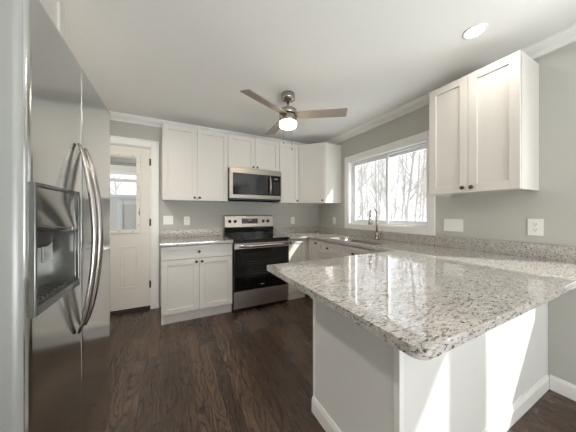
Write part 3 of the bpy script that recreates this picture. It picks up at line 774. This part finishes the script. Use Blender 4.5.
# bezel
def bez(mb, xa, xb, za, zb, pr=0.010, bk=0.004):
    n = 6
    A = []
    for i in range(n + 1):
        x = xa + (xb - xa) * i / n
        A.append((x, fyl(x)))
    rings = []
    for z in (za, zb):
        rings.append([mb.bm.verts.new((x, y - pr, z)) for x, y in A] + [mb.bm.verts.new((x, y + bk, z)) for x, y in A[::-1]])
    m_ = len(rings[0])
    for i in range(m_): mb.bm.faces.new((rings[0][i], rings[0][(i + 1) % m_], rings[1][(i + 1) % m_], rings[1][i]))
    mb.bm.faces.new(rings[0][::-1]); mb.bm.faces.new(rings[1])
bez(disp, dx0, dx0 + w_, dzb, dzt); bez(disp, dx1 - w_, dx1, dzb, dzt); bez(disp, dx0 + w_, dx1 - w_, dzt - 0.010, dzt); bez(disp, dx0 + w_, dx1 - w_, dzb, dzb + 0.024)
do = disp.build('dispenser_surround', 'disframe', fdoor, bevel=0.003)
# curved control fascia over the cavity
mb = MB(); n = 14; rings = []
x0_, x1_ = dx0 + w_, dx1 - w_
for j in range(9):
    z = 1.305 - j * 0.0135; row = []
    for i in range(n + 1):
        x = x0_ + (x1_ - x0_) * i / n; s = math.sin(PI * i / n)
        row.append(mb.bm.verts.new((x, fyl(x) - 0.004 - 0.030 * s * (j / 8) ** 1.3, z - (0.016 * s * (j / 8)) )))
    rings.append(row)
back = [mb.bm.verts.new((x0_ + (x1_ - x0_) * i / n, fyl(x0_) + 0.03, 1.187)) for i in range(n + 1)]
rings.append(back)
back2 = [mb.bm.verts.new((x0_ + (x1_ - x0_) * i / n, fyl(x0_) + 0.03, 1.200)) for i in range(n + 1)]
rings.append(back2)
for a, b in zip(rings, rings[1:]):
    for i in range(n):
        f = mb.bm.faces.new((a[i], a[i + 1], b[i + 1], b[i])); f.smooth = True
mb.build('control_fascia', 'dispanel', do)
mb = MB(); yb = -FD + 0.066
mb.box(x0_, x1_, yb - 0.002, yb, dzb + 0.022, 1.20); mb.box(x0_, x0_ + 0.002, -FD + 0.004, yb, dzb + 0.022, 1.20); mb.box(x1_ - 0.002, x1_, -FD + 0.004, yb, dzb + 0.022, 1.20)
mb.box(x0_, x1_, -FD + 0.004, yb, dzb + 0.0205, dzb + 0.023); mb.box(x0_, x1_, -FD + 0.004, yb, 1.198, 1.2)
mb.build('dispenser_cavity', 'cavity', do)
mb = MB(); mb.prism([(-FD + 0.004, 1.192), (-FD + 0.062, 1.192), (-FD + 0.062, 1.165), (-FD + 0.016, 1.140), (-FD + 0.008, 1.150)], x0_ + 0.015, x0_ + 0.125, axis='x')
mb.build('ice_paddle', 'dark', do)
mb = MB(); mb.box(x0_ + 0.145, x0_ + 0.205, -FD + 0.034, -FD + 0.040, 1.085, 1.165, 0.003); mb.cyl((x0_ + 0.175, -FD + 0.03, 1.196), (x0_ + 0.175, -FD + 0.03, 1.165), 0.009, 12)
mb.build('water_paddle', 'cavity', do)
mb = MB(); mb.box(x0_ + 0.012, x0_ + 0.085, -FD + 0.044, -FD + 0.0455, 1.052, 1.140); mb.build('paper_note', 'plate', do)
mb = MB()
for i in range(9): mb.box(x0_ + 0.02 + i * 0.025, x0_ + 0.032 + i * 0.025, -FD + 0.010, yb - 0.006, dzb + 0.024, dzb + 0.029)
mb.build('drip_grille', 'steel', do)
# bowed handles
def fhandle(xc, par):
    pts, ra, rb = [], [], []
    za, zb_ = 0.795, 1.495
    for i in range(25):
        t = i / 24; s = math.sin(PI * t)
        pts.append((xc, fyl(xc) - 0.006 - 0.046 * s ** 0.75, za + (zb_ - za) * t))
        k = 0.45 + 0.55 * min(1, s * 2.2)
        ra.append(0.0195 * k); rb.append(0.0105 * k)
    MB().tube(pts, ra, 14, ref=(0, 1, 0), rr=rb).build('handle', 'handle', par, smooth=True)
fhandle(GAP - 0.050, fdoor); fhandle(GAP + 0.018, rdoor)

# ================================================================ ceiling fan
CX, CY = -1.336, -1.383
root = thing('ceiling_fan', 'brushed nickel ceiling fan with three greyish wood blades and a lit drum light', 'ceiling fan', (CX, CY, CH))
MB().lathe([(0, 0.068), (-0.045, 0.070), (-0.058, 0.066), (-0.072, 0.040), (-0.080, 0.016)], n=32).build('canopy', 'nickel', root, smooth=False)
MB().cyl((0, 0, -0.08), (0, 0, -0.165), 0.0125, 14).build('downrod', 'nickel', root)
MB().lathe([(-0.150, 0.018), (-0.153, 0.06), (-0.158, 0.080), (-0.166, 0.088), (-0.206, 0.089), (-0.210, 0.085)], n=36).build('motor_housing', 'nickel', root)
MB().lathe([(-0.210, 0.080), (-0.224, 0.080)], n=36).build('flywheel', 'dark', root)
MB().lathe([(-0.2245, 0.085), (-0.227, 0.089), (-0.284, 0.089), (-0.288, 0.086)], n=36).build('switch_housing', 'nickel', root)
MB().lathe([(-0.286, 0.080), (-0.291, 0.087), (-0.318, 0.087), (-0.334, 0.080), (-0.345, 0.050), (-0.348, 0.001)], n=36).build('light_bowl', 'lampglass', root, smooth=True)
fwd = -0.4739
for k in range(3):
    ang = math.radians(-7 + 120 * k) + fwd       # measured in the room
    ca, sa = math.cos(ang), math.sin(ang)
    mb = MB()
    outline = []
    L0, L1, wr_, wt = 0.075, 0.582, 0.047, 0.062
    outline = [(L0, -wr_), (0.2, -wr_ - 0.006), (L1 - 0.01, -wt), (L1, -wt + 0.008), (L1, wt - 0.008), (L1 - 0.01, wt), (0.2, wr_ + 0.006), (L0, wr_)]
    mb.prism(outline, -0.004, 0.004)
    bmesh.ops.transform(mb.bm, matrix=Matrix.Rotation(math.radians(-13), 4, 'X'), verts=mb.bm.verts)
    b_ = mb.build('blade', 'blade', root); b_.location = (0, 0, -0.217); b_.rotation_euler = (0, 0, ang)
    mb = MB(); mb.box(0.07, 0.15, -0.022, 0.022, 0.0045, 0.009, 0.001)
    bmesh.ops.transform(mb.bm, matrix=Matrix.Rotation(math.radians(-13), 4, 'X'), verts=mb.bm.verts)
    mb.build('blade_bracket', 'nickel', b_)
rv = Vector((math.cos(fwd), math.sin(fwd), 0))
for s, zz in ((-0.042, -0.510), (0.038, -0.570)):
    p = rv * s + Vector((-rv.y, rv.x, 0)) * (-0.085)
    mb = MB(); mb.cyl((p.x, p.y, -0.29), (p.x, p.y, zz), 0.0013, 6)
    mb.lathe([(zz - 0.022, 0.002), (zz - 0.018, 0.006), (zz - 0.008, 0.0065), (zz, 0.002)], (p.x, p.y, 0), n=10)
    mb.build('pull_chain', 'brass', root)

# ================================================================ recessed lights
def downlight(x, y, label, power=4):
    root = thing('recessed_light', label, 'ceiling light', (x, y, CH), 0, None)
    mb = MB(); n = 32
    mb.lathe([(-0.0005, 0.066), (-0.004, 0.065), (-0.006, 0.059), (-0.004, 0.052), (-0.0005, 0.052)], n=n); mb.build('trim_ring', 'trim', root)
    MB().lathe([(-0.0048, 0.0515), (-0.0055, 0.048), (-0.006, 0.001)], n=n).build('lens', 'downlight', root)
    l = bpy.data.lights.new('downlight_lamp', 'AREA'); l.shape = 'DISK'; l.size = 0.09; l.energy = power; l.color = (1.0, 0.93, 0.85); l.spread = math.radians(165)
    lo = bpy.data.objects.new('downlight_lamp', l); COL.objects.link(lo); lo.location = (0, 0, -0.010); lo.parent = root
    return root
downlight(-0.589, -2.647, 'round white recessed ceiling light above the peninsula', 1.8)
downlight(-2.35, -3.05, 'round white recessed ceiling light beside the refrigerator', 1.5)
downlight(-3.15, -1.25, 'round recessed light added as unseen fill between the refrigerator and the back door', 12)  # added lamp, out of view behind the refrigerator, brightens the back left corner
downlight(-2.5, -4.6, 'round white recessed ceiling light behind the viewer on the left')
downlight(-1.0, -4.8, 'round white recessed ceiling light behind the viewer on the right')

# ================================================================ switch plates and sockets
def plate(label, cat, name, w_, h_, loc, rot, kind, gangs=1):
    root = thing(name, label, cat, loc, rot)
    MB().box(-w_ / 2, w_ / 2, -0.006, -0.0005, -h_ / 2, h_ / 2, 0.002, 2).build('cover_plate', 'plate', root)
    for i in range(gangs):
        x = (i - (gangs - 1) / 2) * 0.046
        if kind == 'socket':
            for z in (-0.021, 0.021):
                so = MB().box(x - 0.016, x + 0.016, -0.0078, -0.0061, z - 0.014, z + 0.014, 0.001).build('receptacle', 'plate', root)
                mb = MB(); mb.box(x - 0.0075, x - 0.005, -0.0084, -0.0079, z - 0.001, z + 0.008); mb.box(x + 0.005, x + 0.0075, -0.0084, -0.0079, z - 0.001, z + 0.008)
                mb.cyl((x, -0.0079, z - 0.007), (x, -0.0084, z - 0.007), 0.0028, 8); mb.build('slots', 'slot', so)
        elif kind == 'rocker':
            MB().box(x - 0.0165, x + 0.0165, -0.0085, -0.0061, -0.033, 0.033, 0.0015).build('rocker', 'plate', root)
        else:
            MB().box(x - 0.005, x + 0.005, -0.017, -0.0061, -0.003, 0.012, 0.001).build('toggle', 'plate', root)
    return root
plate('wide white two-gang switch plate nearest the back door', 'light switch', 'light_switch', 0.116, 0.118, (-2.431, 0, 1.152), 0, 'toggle', 2)
plate('white single outlet plate over the left worktop, beside the range', 'outlet', 'wall_outlet', 0.074, 0.118, (-2.203, 0, 1.140), 0, 'socket')
plate('small white outlet plate on the back wall right of the range', 'outlet', 'wall_outlet', 0.074, 0.118, (-0.538, 0, 1.122), 0, 'socket')
plate('small white outlet plate in the corner, left of the window', 'outlet', 'wall_outlet', 0.074, 0.118, (0, -0.460, 1.122), -PI / 2, 'socket')
plate('wide white three-gang switch plate right of the window', 'light switch', 'light_switch', 0.166, 0.118, (0, -2.226, 1.128), -PI / 2, 'rocker', 3)
plate('white outlet plate under the wall cabinet at the far right', 'outlet', 'wall_outlet', 0.080, 0.124, (0, -2.769, 1.137), -PI / 2, 'socket')

# ================================================================ outdoors
struct(MB().box(0.3, 90, -60, 110, -1.05, -0.95).build('ground', 'snow'), 'snow-covered ground outside the window')
struct(MB().box(-40, 0.3, 0.3, 110, -1.05, -0.95).build('ground', 'snow'), 'snow-covered ground beyond the back door')
struct(MB().box(-40, 0.3, -60, -7.3, -1.05, -0.95).build('ground', 'snow'), 'snow-covered ground behind the viewer')
def make_tree(seed, h):
    rnd = random.Random(seed); mb = MB()
    def limb(p, d, length, r, depth):
        n = 5 if depth < 2 else 3; pts = [p]; rs = [r]; q = Vector(p); dd = Vector(d)
        for i in range(n):
            dd = (dd + Vector((rnd.uniform(-1, 1), rnd.uniform(-1, 1), rnd.uniform(-0.3, 0.6))) * (0.05 if depth == 0 else 0.22)).normalized()
            q = q + dd * (length / n); pts.append(q.copy()); rs.append(r * (1 - 0.72 * (i + 1) / n))
        mb.tube(pts, rs, 6 if depth == 0 else 4 if depth == 1 else 3, ref=(0.3, 0.9, 0.1))
        if depth >= 3: return
        k = (34, 5, 4)[depth]
        for j in range(k):
            t = rnd.uniform(0.12 if depth == 0 else 0.2, 0.98); ii = min(int(t * n), n - 1)
            bp = pts[ii].lerp(pts[ii + 1], t * n - ii)
            az = rnd.uniform(0, 2 * PI); up = rnd.uniform(0.6, 1.6)
            nd = (Vector((math.cos(az), math.sin(az), up)) + dd * 0.5).normalized()
            limb(bp, nd, (length * rnd.uniform(0.10, 0.145) if depth == 0 else length * rnd.uniform(0.45, 0.7)), max(rs[ii] * 0.45, 0.006), depth + 1)
    limb(Vector((0, 0, 0)), Vector((0, 0, 1)), h, h * 0.006, 0)
    o = mb.build('bare_tree', 'bark'); return o
protos = [make_tree(s, hh) for s, hh in ((1, 12), (2, 14), (3, 11), (4, 13))]
spots = []
rnd = random.Random(11)
# a loose stand of trees on a staggered grid, in the part of the garden the windows look out on
SP = 3.7
for a in range(-4, 16):
    for b in range(-4, 16):
        x = a * SP + (SP / 2 if b % 2 else 0); y = -3 + b * SP * 0.87
        dx_, dy_ = x + 2.374, y + 3.406
        dep = 0.4563 * dx_ + 0.8898 * dy_; lat = 0.8898 * dx_ - 0.4563 * dy_
        dist = math.hypot(dx_, dy_)
        if dep > 1 and 0.0 < lat / dep < 0.86 and 7.0 < dist < 38 and x > 2.6: spots.append((x + rnd.uniform(-.2, .2), y + rnd.uniform(-.2, .2)))
for i in range(5): spots.append((-9.5 + i * 3.9, 12 + (i % 2) * 3.5))
n_ = 0
for i, (x, y) in enumerate(spots):
    if x < 2.6 and y < 4: continue
    o = protos[n_] if n_ < 4 else protos[n_ % 4].copy()
    if n_ >= 4: COL.objects.link(o)
    n_ += 1
    o.location = (x, y, -0.95); o.rotation_euler = (0, 0, rnd.uniform(0, 6.28)); s = rnd.uniform(0.85, 1.0); o.scale = (s, s, s)
    tag(o, 'bare pale winter tree in the snow outside', 'tree', 'bare trees outside the window')
